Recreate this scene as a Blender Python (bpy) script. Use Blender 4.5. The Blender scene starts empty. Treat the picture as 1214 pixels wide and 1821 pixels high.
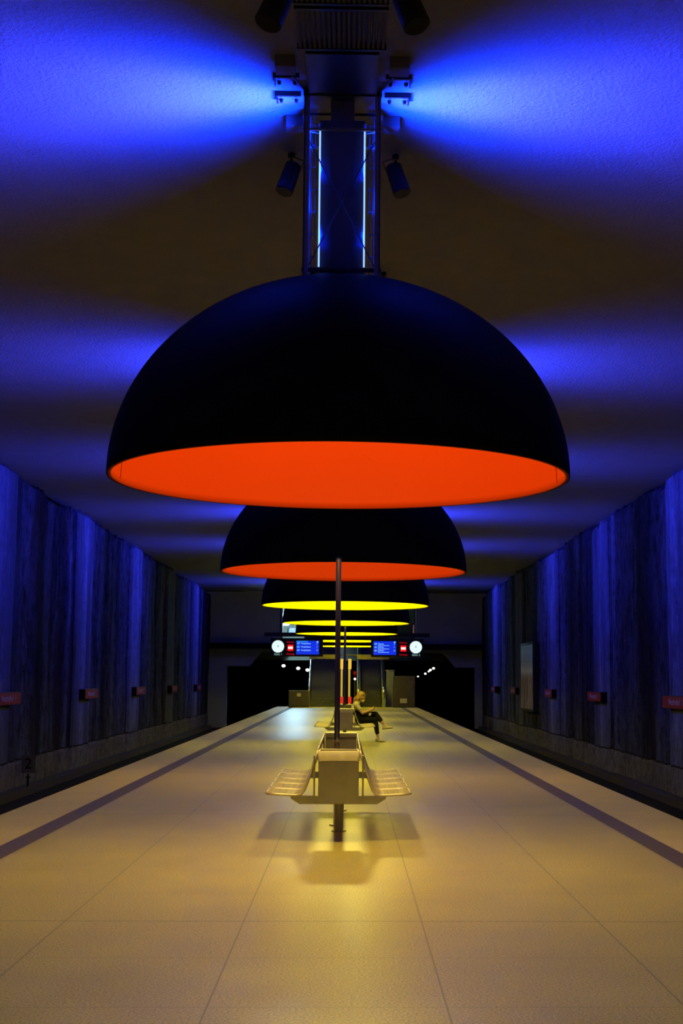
import bpy, bmesh, math, random
from mathutils import Vector, Matrix, noise
random.seed(7)
C = bpy.context.scene.collection
PI = math.pi

# ------------------------------------------------------------------ camera
F, YAW, PITCH, ROLL, PPX, CAMX, CAMZ = 2401.8, .02344, .12271, .00557, 678.5, .08746, 1.5
cy, sy, cp, sp = math.cos(YAW), math.sin(YAW), math.cos(PITCH), math.sin(PITCH)
fwd = Vector((sy*cp, cy*cp, sp)); right = Vector((cy, -sy, 0)); up = right.cross(fwd)
r2 = right*math.cos(ROLL) + up*math.sin(ROLL); u2 = -right*math.sin(ROLL) + up*math.cos(ROLL)
cd = bpy.data.cameras.new('camera'); cam = bpy.data.objects.new('camera', cd); C.objects.link(cam)
m = Matrix((r2, u2, -fwd)).transposed().to_4x4(); m.translation = Vector((CAMX, 0, CAMZ))
cam.matrix_world = m
cd.sensor_fit = 'VERTICAL'; cd.sensor_height = 24; cd.sensor_width = 16
cd.lens = F/1821*24; cd.shift_x = -(PPX-607)/1821; cd.shift_y = 0
cd.clip_start = .05; cd.clip_end = 600
bpy.context.scene.camera = cam
vs = bpy.context.scene.view_settings
bpy.context.scene.display_settings.display_device = 'sRGB'
vs.view_transform = 'Standard'; vs.look = 'None'; vs.gamma = 1; vs.use_curve_mapping = False
vs.exposure = 0.0
w = bpy.data.worlds.new('world'); bpy.context.scene.world = w; w.use_nodes = True
w.node_tree.nodes['Background'].inputs[0].default_value = (0, 0, 0, 1)
w.node_tree.nodes['Background'].inputs[1].default_value = 0

# light levels
WARM_W, BLUE_NARROW, BLUE_WIDE = 590, 430, 320
TILT_NARROW, TILT_WIDE = math.radians(9), math.radians(31)
WARM_ORANGE_DOME = (1, .81, .16); WARM_YELLOW_DOME = (1, .90, .08)
BLUE_N = (.036, .046, 1); BLUE_W = (.0, .026, 1)

# main sizes (metres)
LAMP_Y = [11.11 + 9.788*k for k in range(7)]
LAMP_X, RIM_Z, R_DOME, H_DOME = -.006, 3.13, 1.9, 1.68
CEIL, WL, WR, HALL_END = 6.45, -7.87, 7.70, 77.5

# ------------------------------------------------------------------ materials
def mat(name):
    m = bpy.data.materials.new(name); m.use_nodes = True
    nt = m.node_tree; return m, nt, nt.nodes['Principled BSDF']
def simple(name, col, rough=.5, metal=0, var=.12, scale=12, emis=None, es=0, spec=.5, bump=0):
    m, nt, b = mat(name)
    tc = nt.nodes.new('ShaderNodeTexCoord'); n = nt.nodes.new('ShaderNodeTexNoise')
    n.inputs['Scale'].default_value = scale; n.inputs['Detail'].default_value = 4
    nt.links.new(tc.outputs['Object'], n.inputs['Vector'])
    mx = nt.nodes.new('ShaderNodeMix'); mx.data_type = 'RGBA'
    mx.inputs[6].default_value = (*[c*(1-var) for c in col], 1); mx.inputs[7].default_value = (*[min(1, c*(1+var)) for c in col], 1)
    nt.links.new(n.outputs['Fac'], mx.inputs[0]); nt.links.new(mx.outputs[2], b.inputs['Base Color'])
    b.inputs['Roughness'].default_value = rough; b.inputs['Metallic'].default_value = metal
    b.inputs['Specular IOR Level'].default_value = spec
    if emis:
        b.inputs['Emission Color'].default_value = (*emis, 1); b.inputs['Emission Strength'].default_value = es
    if bump:
        bp = nt.nodes.new('ShaderNodeBump'); bp.inputs['Strength'].default_value = .5; bp.inputs['Distance'].default_value = bump
        nt.links.new(n.outputs['Fac'], bp.inputs['Height']); nt.links.new(bp.outputs[0], b.inputs['Normal'])
    return m
def math_node(nt, op, a, b=None, c=None):
    n = nt.nodes.new('ShaderNodeMath'); n.operation = op
    for i, v in enumerate((a, b, c)):
        if v is None: continue
        if isinstance(v, (int, float)): n.inputs[i].default_value = v
        else: nt.links.new(v, n.inputs[i])
    return n.outputs[0]
def mixc(nt, fac, a, b, mode='MIX'):
    n = nt.nodes.new('ShaderNodeMix'); n.data_type = 'RGBA'; n.blend_type = mode
    if isinstance(fac, (int, float)): n.inputs[0].default_value = fac
    else: nt.links.new(fac, n.inputs[0])
    for i, v in ((6, a), (7, b)):
        if isinstance(v, tuple): n.inputs[i].default_value = (*v[:3], 1)
        else: nt.links.new(v, n.inputs[i])
    return n.outputs[2]
def ramp(nt, fac, p0, p1, c0=(0, 0, 0), c1=(1, 1, 1)):
    n = nt.nodes.new('ShaderNodeValToRGB'); nt.links.new(fac, n.inputs[0])
    n.color_ramp.elements[0].position = p0; n.color_ramp.elements[0].color = (*c0, 1)
    n.color_ramp.elements[1].position = p1; n.color_ramp.elements[1].color = (*c1, 1)
    return n.outputs[0]
def tex(nt, vec, scale, detail=4, rough=.5):
    n = nt.nodes.new('ShaderNodeTexNoise'); nt.links.new(vec, n.inputs['Vector'])
    n.inputs['Scale'].default_value = scale; n.inputs['Detail'].default_value = detail; n.inputs['Roughness'].default_value = rough
    return n.outputs['Fac']
def mapping(nt, sc):
    tc = nt.nodes.new('ShaderNodeTexCoord'); mp = nt.nodes.new('ShaderNodeMapping'); mp.inputs['Scale'].default_value = sc
    nt.links.new(tc.outputs['Object'], mp.inputs[0]); return mp.outputs[0]
def bumpn(nt, b, h, dist, strength=1):
    n = nt.nodes.new('ShaderNodeBump'); n.inputs['Strength'].default_value = strength; n.inputs['Distance'].default_value = dist
    nt.links.new(h, n.inputs['Height']); nt.links.new(n.outputs[0], b.inputs['Normal'])

def floor_mat(name, col, rough, joints=True, tw=1.10365, tl=1.1067, y0=6.439, x0=.5, dark=.42, lw=.0048):
    m, nt, b = mat(name)
    v = mapping(nt, (1, 1, 1))
    fine = tex(nt, v, 75, 3, .8); big = tex(nt, v, 1.3, 4)
    c = mixc(nt, ramp(nt, fine, .36, .66), tuple(x*.45 for x in col), tuple(min(1, x*1.5) for x in col))
    c = mixc(nt, ramp(nt, big, .3, .7), c, mixc(nt, .85, (1, 1, 1), c), 'MULTIPLY') if False else c
    c2 = mixc(nt, 1.0, c, ramp(nt, big, .25, .75, (.86, .85, .84), (1.05, 1.05, 1.05)), 'MULTIPLY')
    if joints:
        s = nt.nodes.new('ShaderNodeSeparateXYZ'); nt.links.new(v, s.inputs[0])
        def line(coord, per, off, lw):
            a = math_node(nt, 'SUBTRACT', coord, off); a = math_node(nt, 'DIVIDE', a, per)
            a = math_node(nt, 'ADD', a, .5); a = math_node(nt, 'FRACT', a); a = math_node(nt, 'SUBTRACT', a, .5)
            a = math_node(nt, 'ABSOLUTE', a); a = math_node(nt, 'MULTIPLY', a, per)
            return math_node(nt, 'LESS_THAN', a, lw)
        lx = line(s.outputs[0], tw, x0*tw, lw)
        ly = math_node(nt, 'MULTIPLY', line(s.outputs[1], tl, y0, lw*1.6), .35)
        ly2 = math_node(nt, 'MULTIPLY', line(s.outputs[1], tl*6, y0+tl*2, lw*2.4), .8)
        j = math_node(nt, 'MAXIMUM', math_node(nt, 'MAXIMUM', math_node(nt, 'MULTIPLY', lx, .9), ly), math_node(nt, 'ADD', ly2, math_node(nt, 'MULTIPLY', ly, .5)))
        c2 = mixc(nt, j, c2, tuple(x*dark for x in col))
    nt.links.new(c2, b.inputs['Base Color'])
    b.inputs['Roughness'].default_value = rough
    r = math_node(nt, 'MULTIPLY_ADD', big, .10, rough-.05); nt.links.new(r, b.inputs['Roughness'])
    bumpn(nt, b, fine, .0006, .35)
    return m
M = {}
M['floor'] = floor_mat('platform stone', (.46, .405, .10), .36)
M['white_strip'] = floor_mat('pale edge stone', (.52, .44, .13), .55, True, 50, 1.1067, 6.439, .5, .7)
M['dark_strip'] = floor_mat('dark grooved stone', (.085, .066, .052), .6, True, 50, .55, 6.4, .5, .6)

def ceiling_mat():
    m, nt, b = mat('rough plaster ceiling')
    v = mapping(nt, (1, 1, 1))
    f = tex(nt, v, 26, 5, .65); f2 = tex(nt, v, 3, 3)
    warp = tex(nt, v, .8, 2)
    s = nt.nodes.new('ShaderNodeSeparateXYZ'); nt.links.new(v, s.inputs[0])
    ax = math_node(nt, 'ABSOLUTE', s.outputs[0]); ax = math_node(nt, 'MULTIPLY_ADD', warp, .12, ax)
    h = f
    for pos, wd in ((1.08, .012), (1.95, .008), (3.9, .02), (5.6, .02)):
        d = math_node(nt, 'ABSOLUTE', math_node(nt, 'SUBTRACT', ax, pos))
        g = math_node(nt, 'MULTIPLY', math_node(nt, 'LESS_THAN', d, wd), 1.2 if pos < 2 else .8)
        h = math_node(nt, 'ADD', h, g)
    col = mixc(nt, f2, (.20, .19, .18), (.25, .24, .225))
    nt.links.new(col, b.inputs['Base Color']); b.inputs['Roughness'].default_value = .8
    b.inputs['Specular IOR Level'].default_value = .2
    bumpn(nt, b, h, .018, 1)
    return m
M['ceiling'] = ceiling_mat()

def wall_mat():
    m, nt, b = mat('rough streaked concrete')
    v1 = mapping(nt, (1, 1.2, .30)); v2 = mapping(nt, (1, 4, .8)); v3 = mapping(nt, (1, 1, 1)); v4 = mapping(nt, (1, .55, .04))
    a = tex(nt, v1, 1.1, 6, .62); c = tex(nt, v2, 1.4, 6, .7); d = tex(nt, v3, 3.2, 8, .78); e = tex(nt, v4, 1, 3)
    sp = nt.nodes.new('ShaderNodeSeparateXYZ'); nt.links.new(v3, sp.inputs[0])
    # board panels about half a metre wide, each with its own tone
    cell = math_node(nt, 'FLOOR', math_node(nt, 'DIVIDE', math_node(nt, 'ADD', sp.outputs[1], math_node(nt, 'MULTIPLY', a, .25)), .62))
    wn = nt.nodes.new('ShaderNodeTexWhiteNoise'); wn.noise_dimensions = '1D'; nt.links.new(cell, wn.inputs['W'])
    s = math_node(nt, 'ADD', math_node(nt, 'MULTIPLY', a, .34), math_node(nt, 'MULTIPLY', c, .22))
    s = math_node(nt, 'ADD', s, math_node(nt, 'MULTIPLY', d, .44))
    base = ramp(nt, s, .40, .62, (.010, .009, .009), (.215, .22, .32))
    base = mixc(nt, 1.0, base, ramp(nt, wn.outputs['Value'], 0, 1, (.45, .45, .45), (1.15, 1.15, 1.15)), 'MULTIPLY')
    base = mixc(nt, 1.0, base, ramp(nt, e, .40, .56, (.35, .33, .33), (1.1, 1.1, 1.1)), 'MULTIPLY')
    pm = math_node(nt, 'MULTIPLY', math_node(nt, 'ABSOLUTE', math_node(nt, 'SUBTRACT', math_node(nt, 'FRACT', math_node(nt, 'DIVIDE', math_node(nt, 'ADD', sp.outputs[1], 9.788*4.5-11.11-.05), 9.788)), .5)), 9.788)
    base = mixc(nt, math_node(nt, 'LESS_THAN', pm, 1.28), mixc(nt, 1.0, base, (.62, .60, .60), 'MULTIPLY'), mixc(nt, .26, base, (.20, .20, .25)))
    rust = ramp(nt, tex(nt, v1, .9, 4), .52, .68)
    base = mixc(nt, math_node(nt, 'MULTIPLY', rust, .5), base, (.045, .016, .010))
    low = math_node(nt, 'LESS_THAN', math_node(nt, 'MULTIPLY_ADD', a, .12, sp.outputs[2]), -.44)
    base = mixc(nt, math_node(nt, 'MULTIPLY', low, .75), base, ramp(nt, d, .35, .65, (.06, .052, .05), (.24, .21, .20)))
    crack = math_node(nt, 'LESS_THAN', math_node(nt, 'ABSOLUTE', math_node(nt, 'SUBTRACT', math_node(nt, 'MULTIPLY_ADD', a, .12, sp.outputs[2]), -.42)), .022)
    base = mixc(nt, crack, base, (.012, .007, .006))
    nt.links.new(base, b.inputs['Base Color']); b.inputs['Roughness'].default_value = .85; b.inputs['Specular IOR Level'].default_value = .1
    bumpn(nt, b, math_node(nt, 'ADD', d, math_node(nt, 'MULTIPLY', c, .6)), .12, .9)
    return m
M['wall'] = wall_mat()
M['end_wall'] = simple('grey end wall paint', (.40, .40, .30), .8, var=.25, scale=.8)
M['tunnel'] = simple('dark void lining', (.012, .012, .012), .95, spec=.1)  # near-black colour stands in for the darkness of the unlit void
M['ballast'] = simple('dark shadowed ballast', (.012, .010, .009), .95, scale=30, bump=.03, spec=.1)  # dark stone, with the platform's shadow also put into the colour
M['ledge'] = simple('brown cable ledge', (.022, .011, .009), .9, var=.4, scale=5)
M['rail'] = simple('rusty rail steel', (.05, .035, .03), .5, .8)
M['platform_side'] = simple('platform side concrete', (.02, .019, .018), .9)
M['shade'] = simple('black enamelled shade', (.009, .0078, .0082), .45, var=.3, scale=1.5, spec=.008)
M['orange'] = simple('orange lacquer', (.185, .0125, .0003), .6, var=.05, scale=1.2, spec=.03)
M['yellow'] = simple('yellow lacquer', (.95, .90, .003), .6, var=.05, scale=1.2, spec=.03)
M['black_metal'] = simple('black painted steel', (.012, .012, .014), .4, .2)
M['frame_metal'] = simple('galvanised frame steel', (.25, .25, .27), .4, .6)
M['reflector'] = simple('grey reflector sheet', (.05, .05, .07), .5, .2)
M['core'] = simple('dark grey column panel', (.06, .06, .07), .6)
M['tube'] = simple('blue fluorescent tube', (.5, .6, .9), .3, emis=(.22, .42, 1.0), es=1.7)
M['rib'] = simple('grey ceiling battens', (.11, .095, .09), .7, var=.2, scale=4)
M['cylinder'] = simple('black speaker enamel', (.010, .010, .012), .45)
M['steel'] = simple('brushed stainless steel', (.62, .57, .48), .26, 1, var=.08, scale=60)
M['seat_steel'] = simple('satin steel wire', (.55, .48, .32), .4, .6, var=.05)
M['pole_steel'] = simple('polished pole steel', (.80, .70, .52), .16, 1, var=.05)
M['steel_box'] = simple('scuffed stainless sheet', (.33, .31, .25), .30, .9, var=.18, scale=7)
M['liner'] = simple('pale bin liner film', (.50, .46, .36), .35, 0, var=.3, scale=9, bump=.02)
M['dark_gap'] = simple('black rubber', (.02, .02, .02), .7)
M['red_sign'] = simple('red sign enamel', (.22, .004, .008), .5, var=.08, spec=.1)
M['sign_letter'] = simple('white sign lettering', (.30, .22, .26), .5)
M['sign_body'] = simple('dark sign casing', (.006, .006, .007), .5, spec=.2)
M['paint_black'] = simple('black stencil paint', (.002, .002, .002), .9, spec=.05)
pb = M['pole_steel'].node_tree; bb = pb.nodes['Principled BSDF']; bb.inputs['Roughness'].default_value = .24; bb.inputs['Anisotropic'].default_value = .9
tn = pb.nodes.new('ShaderNodeTangent'); tn.direction_type = 'RADIAL'; tn.axis = 'Z'; pb.links.new(tn.outputs[0], bb.inputs['Tangent'])
def emit(name, col, s): return simple(name, (.02, .02, .02), .5, emis=col, es=s, var=0)
M['clock'] = emit('lit clock face', (.80, 1, .97), 1.0)
M['screen'] = emit('blue display screen', (.0, .025, .75), 1.0)
M['screen_text'] = emit('pale blue display text', (.35, .75, 1), 1.1)
M['screen_head'] = emit('mid blue display header', (.02, .22, .80), 1.0)
M['led_red'] = emit('red led text', (.75, .0, .01), .9)
M['led_red_bright'] = emit('red led panel', (.95, .0, .0), 1.0)
M['led_white'] = emit('white led bar', (1, .8, .75), 1.1)
M['caption'] = emit('pale caption text', (.25, .45, .42), 1.0)
M['white_lamp'] = emit('white lamp glass', (1, 1, .9), 3.0)
M['cool_lamp'] = emit('cool white lamp glass', (.55, .80, 1), 14.0)
M['strip'] = emit('cool white strip diffuser', (.45, .78, 1), 130.0)
M['cool_panel'] = emit('pale blue lit window', (.25, .50, .80), 1.0)
M['amber_panel'] = emit('yellow lit panel', (1, .62, .06), .85)
M['yellow_post'] = emit('glowing yellow paint', (.72, .50, .06), .75)  # painted yellow edges; the glow stands in for lamplight falling on them
M['red_panel'] = emit('red lit panel', (.75, .02, .01), .9)
M['escalator_side'] = simple('grey balustrade panel', (.25, .27, .27), .4, .3)
M['tread'] = simple('dark ribbed tread', (.035, .035, .03), .6)
M['stair'] = simple('grey stone stair', (.07, .07, .06), .6)
M['brown_box'] = simple('brown streaked cladding', (.06, .046, .04), .7, var=.4, scale=6)
M['grey_box'] = simple('grey cabinet paint', (.08, .07, .055), .7, var=.15)
M['pale_plate'] = simple('pale notice plate', (.55, .50, .40), .6)
M['glass_box'] = simple('grey green frosted pane', (.14, .16, .155), .3)
M['skin'] = simple('skin', (.48, .27, .18), .55, var=.06)
M['top_cloth'] = simple('pale lilac cotton', (.42, .36, .37), .85, var=.2, scale=25)
M['black_cloth'] = simple('black cotton', (.006, .006, .008), .9, scale=30, spec=.2)
M['hair'] = simple('honey blond hair', (.30, .17, .06), .45, var=.5, scale=40)
M['mask'] = simple('white face mask', (.70, .62, .48), .8)
M['shoe'] = simple('off white canvas', (.50, .42, .33), .8)
M['sole'] = simple('grey rubber sole', (.16, .13, .11), .7)
M['phone'] = simple('brown phone case', (.10, .045, .025), .5)
M['poster_frame'] = simple('black poster frame', (.01, .01, .01), .5)
def poster_mat():
    m, nt, b = mat('poster print')
    v = mapping(nt, (1, 1, 1)); s = nt.nodes.new('ShaderNodeSeparateXYZ'); nt.links.new(v, s.inputs[0])
    vs_ = mapping(nt, (1, 6, .5)); streak = tex(nt, vs_, 1.3, 5, .7)
    z = math_node(nt, 'MULTIPLY_ADD', streak, .9, s.outputs[2])
    t = ramp(nt, math_node(nt, 'DIVIDE', math_node(nt, 'SUBTRACT', z, .45), 1.4), .0, .75)
    low = ramp(nt, streak, .35, .65, (.03, .02, .016), (.32, .24, .18))
    c = mixc(nt, t, low, (.16, .25, .34)); nt.links.new(c, b.inputs['Base Color'])
    b.inputs['Roughness'].default_value = .15
    b.inputs['Emission Strength'].default_value = .13; nt.links.new(c, b.inputs['Emission Color'])
    return m
M['poster'] = poster_mat()

# ------------------------------------------------------------------ mesh helpers
class MB:
    def __init__(s): s.bm = bmesh.new()
    def box(s, c, d, rot=None, bev=0):
        r = bmesh.ops.create_cube(s.bm, size=1)['verts']
        mm = Matrix.Translation(Vector(c)) @ (rot.to_4x4() if rot else Matrix()) @ Matrix.Diagonal((*d, 1))
        bmesh.ops.transform(s.bm, matrix=mm, verts=r)
        if bev:
            es = list({e for v in r for e in v.link_edges})
            bmesh.ops.bevel(s.bm, geom=es, offset=bev, segments=2, affect='EDGES', profile=.7)
        return s
    def cyl(s, a, b, r, r2_=None, n=20, caps=True):
        a, b = Vector(a), Vector(b); d = b-a
        q = d.to_track_quat('Z', 'Y').to_matrix().to_4x4()
        v = bmesh.ops.create_cone(s.bm, cap_ends=caps, segments=n, radius1=r, radius2=r if r2_ is None else r2_, depth=d.length)['verts']
        bmesh.ops.transform(s.bm, matrix=Matrix.Translation((a+b)/2) @ q, verts=v)
        return s
    def sphere(s, c, r, sc=(1, 1, 1), n=16, rot=None):
        v = bmesh.ops.create_uvsphere(s.bm, u_segments=n, v_segments=max(6, n//2), radius=r)['verts']
        mm = Matrix.Translation(Vector(c)) @ (rot.to_4x4() if rot else Matrix()) @ Matrix.Diagonal((*sc, 1))
        bmesh.ops.transform(s.bm, matrix=mm, verts=v); return s
    def tube(s, pts, r, n=10, closed=False):
        pts = [Vector(p) for p in pts]; rings = []; N = len(pts)
        prev = None
        for i, p in enumerate(pts):
            if closed: t = pts[(i+1) % N]-pts[i-1]
            else: t = pts[min(i+1, N-1)]-pts[max(i-1, 0)]
            t.normalize()
            x = (prev - t*prev.dot(t)) if prev else t.orthogonal()
            x.normalize(); prev = x; y = t.cross(x)
            rings.append([s.bm.verts.new(p+(x*math.cos(2*PI*k/n)+y*math.sin(2*PI*k/n))*r) for k in range(n)])
        for i in range(N if closed else N-1):
            A, B = rings[i], rings[(i+1) % N]
            for k in range(n): s.bm.faces.new((A[k], A[(k+1) % n], B[(k+1) % n], B[k]))
        if not closed:
            s.bm.faces.new(rings[0][::-1]); s.bm.faces.new(rings[-1])
        return s
    def lathe(s, prof, c=(0, 0, 0), n=96):
        c = Vector(c); rings = []
        for r, z in prof:
            rings.append([s.bm.verts.new(c+Vector((r*math.cos(2*PI*k/n), r*math.sin(2*PI*k/n), z))) for k in range(n)] if r > 1e-5 else [s.bm.verts.new(c+Vector((0, 0, z)))])
        for A, B in zip(rings, rings[1:]):
            for k in range(n):
                if len(A) == 1: s.bm.faces.new((A[0], B[(k+1) % n], B[k]))
                elif len(B) == 1: s.bm.faces.new((A[k], A[(k+1) % n], B[0]))
                else: s.bm.faces.new((A[k], A[(k+1) % n], B[(k+1) % n], B[k]))
        return s
    def prism(s, poly, axis, a, b):
        # poly: 2D points; extruded along axis ('x','y','z') from a to b
        def P(p, t): return {'x': (t, p[0], p[1]), 'y': (p[0], t, p[1]), 'z': (p[0], p[1], t)}[axis]
        A = [s.bm.verts.new(P(p, a)) for p in poly]; B = [s.bm.verts.new(P(p, b)) for p in poly]
        n = len(poly)
        s.bm.faces.new(A); s.bm.faces.new(B[::-1])
        for k in range(n): s.bm.faces.new((A[k], B[k], B[(k+1) % n], A[(k+1) % n]))
        return s
    def build(s, name, material, parent=None, smooth=False, loc=None):
        bmesh.ops.recalc_face_normals(s.bm, faces=s.bm.faces)
        me = bpy.data.meshes.new(name); s.bm.to_mesh(me); s.bm.free()
        me.materials.append(material)
        o = bpy.data.objects.new(name, me); C.objects.link(o)
        if smooth:
            me.shade_smooth()
            if smooth != 'full':
                me.set_sharp_from_angle(angle=math.radians(35))
        if parent: o.parent = parent
        if loc: o.location = loc
        return o
def thing(name, label, cat, loc=(0, 0, 0), group=None):
    o = bpy.data.objects.new(name, None); C.objects.link(o); o.location = loc; o.empty_display_size = .1
    o['label'] = label; o['category'] = cat
    if group: o['group'] = group
    return o
def tag(o, label, cat, group=None):
    o['label'] = label; o['category'] = cat
    if group: o['group'] = group
    return o
def struct(o, label=None):
    o['kind'] = 'structure'
    if label: o['label'] = label
    return o
def children(o): return [c for c in bpy.data.objects if c.parent == o]
def copy_tree(o, parent=None, kids=None):
    c = o.copy(); C.objects.link(c)
    if parent: c.parent = parent
    for ch in kids_of[o.name] if o.name in kids_of else []: copy_tree(ch, c)
    return c
kids_of = {}
def freeze_kids():
    kids_of.clear()
    for o in bpy.data.objects:
        if o.parent: kids_of.setdefault(o.parent.name, []).append(o)
def text(name, s, size, material, parent, loc, rot, ext=.002, align='CENTER'):
    cu = bpy.data.curves.new(name, 'FONT'); cu.body = s; cu.size = size; cu.extrude = ext; cu.align_x = align; cu.align_y = 'CENTER'
    t = bpy.data.objects.new('tmp', cu); C.objects.link(t)
    me = bpy.data.meshes.new_from_object(t.evaluated_get(bpy.context.evaluated_depsgraph_get()))
    bpy.data.objects.remove(t); bpy.data.curves.remove(cu)
    me.materials.clear(); me.materials.append(material); me.name = name
    o = bpy.data.objects.new(name, me); C.objects.link(o); o.location = loc; o.rotation_euler = rot
    if parent: o.parent = parent
    return o
FACE = (PI/2, 0, 0)      # text facing -Y (the camera)

# ------------------------------------------------------------------ setting
fl = MB(); fl.box((0, 34, -.05), (5.56, 77, .1)); struct(fl.build('floor', M['floor']), 'platform paved in pale square stone slabs')
k = 1
for sx in (-1, 1):
    struct(MB().box((sx*2.895, 34, -.05), (.23, 77, .1)).build('trim_%d' % k, M['dark_strip']), 'dark stone strip along platform'); k += 1
    struct(MB().box((sx*3.355, 34, -.05), (.69, 77, .1)).build('trim_%d' % k, M['white_strip']), 'pale stone platform edge'); k += 1
    struct(MB().box((sx*3.55, 34, -.7), (.12, 77, 1.2)).build('platform_side_%d' % k, M['platform_side']))
struct(MB().box((0, 34, CEIL+.1), (16.6, 2*(HALL_END-34)+.4, .2)).build('ceiling', M['ceiling']))
for sx, WX, side in ((-1, WL, 'left'), (1, WR, 'right')):
    bm = bmesh.new(); ys = [-8 + .14*i for i in range(int((HALL_END+8)/.14)+2)]; zs = [-1.35 + .11*i for i in range(71)]
    rnd = random.Random(11 if sx < 0 else 23)
    plank = [rnd.uniform(-.022, .022) for _ in range(600)]
    rows = []
    for y in ys:
        col = []
        topz = CEIL - .13 - .17*abs(noise.noise(Vector((y*.9, 3*sx, 1)))) - .30*max(0, noise.noise(Vector((y*.23, 9*sx, 4)))) - .10*noise.noise(Vector((y*2.7, sx, 2))) - .09*noise.noise(Vector((y*6.3, sx, 7)))
        for z in zs:
            d = plank[int((y+10)/.42)] + .10*noise.noise(Vector((y*.5, z*.12, 5*sx))) + .045*noise.noise(Vector((y*2.6, z*.8, 8))) + .02*noise.noise(Vector((y*7, z*4, 3)))
            pil = abs(((y-11.16)/9.788+.5) % 1 - .5)*9.788 < 1.28
            if pil: d = d*.3 - .10
            elif z < -.50: d -= .04
            if z > topz: d += min(.45, (z-topz)*3)
            col.append(bm.verts.new((WX + sx*(d+.02), y, min(z, CEIL+.02))))
        rows.append(col)
    for A, B in zip(rows, rows[1:]):
        for i in range(len(A)-1): bm.faces.new((A[i], A[i+1], B[i+1], B[i]))
    mb = MB(); mb.bm.free(); mb.bm = bm
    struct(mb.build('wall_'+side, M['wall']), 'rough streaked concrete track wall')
    struct(MB().box((WX+sx*.75, 34, 2.6), (.3, 84, 8.2)).build('wall_%s_backing' % side, M['tunnel']))
    struct(MB().box((WX-sx*.17, 34, -1.21), (.4, 84, .18), bev=.02).build('ledge_'+side, M['ledge']), 'brown ledge at foot of wall')
    struct(MB().box((sx*5.6, 110, -1.4), (4.2, 240, .2)).build('track_bed_'+side, M['ballast']), 'dark ballast of the track, platform shadow in its colour')
    t = thing('track', 'dark railway track beside the %s edge of the platform' % side, 'track', (sx*5.35, 34, -1.3))
    for q in (-1, 1): MB().box((q*.7175, 70, .10), (.07, 230, .14), bev=.015).build('rail', M['rail'], t)
# end wall: one outline with the two tunnel mouths cut under it and an opening for the upper hall
E = HALL_END
poly = [(-8.4, -1.3), (-6.85, -1.3), (-6.85, 2.16), (-5.57, 2.16), (-4.9, 2.98), (-3.72, 2.98), (-3.72, 5.7), (3.9, 5.7), (3.9, 2.98), (5.45, 2.98), (6.15, 2.14), (7.3, 2.14), (7.3, -1.3), (8.3, -1.3), (8.3, 6.4), (-8.4, 6.4)]
struct(MB().prism(poly, 'y', E, E+.6).build('wall_end', M['end_wall']), 'dim grey end wall over the tunnel mouths')
# dark tunnels beyond
for nm, c, d in (('tunnel_wall_left', (-9.5, 158, 1), (.3, 163, 6)), ('tunnel_wall_right', (24, 158, 1), (.3, 163, 6)), ('tunnel_wall_end', (7, 240, 1), (34, .3, 8)),):
    struct(MB().box(c, d).build(nm, M['tunnel']))
struct(MB().box((-6.6, 158, 3.3), (6, 163, .3)).build('tunnel_ceiling_left', M['tunnel']))
struct(MB().box((14, 158, 3.3), (20, 163, .3)).build('tunnel_ceiling_right', M['tunnel']))
# upper hall behind the opening
struct(MB().box((0, 81.5, 6.55), (12, 7, .2)).build('ceiling_upper_hall', M['tunnel']))
struct(MB().box((0, 84.5, 4.6), (12, .2, 4)).build('wall_upper_hall', M['end_wall']))

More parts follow.
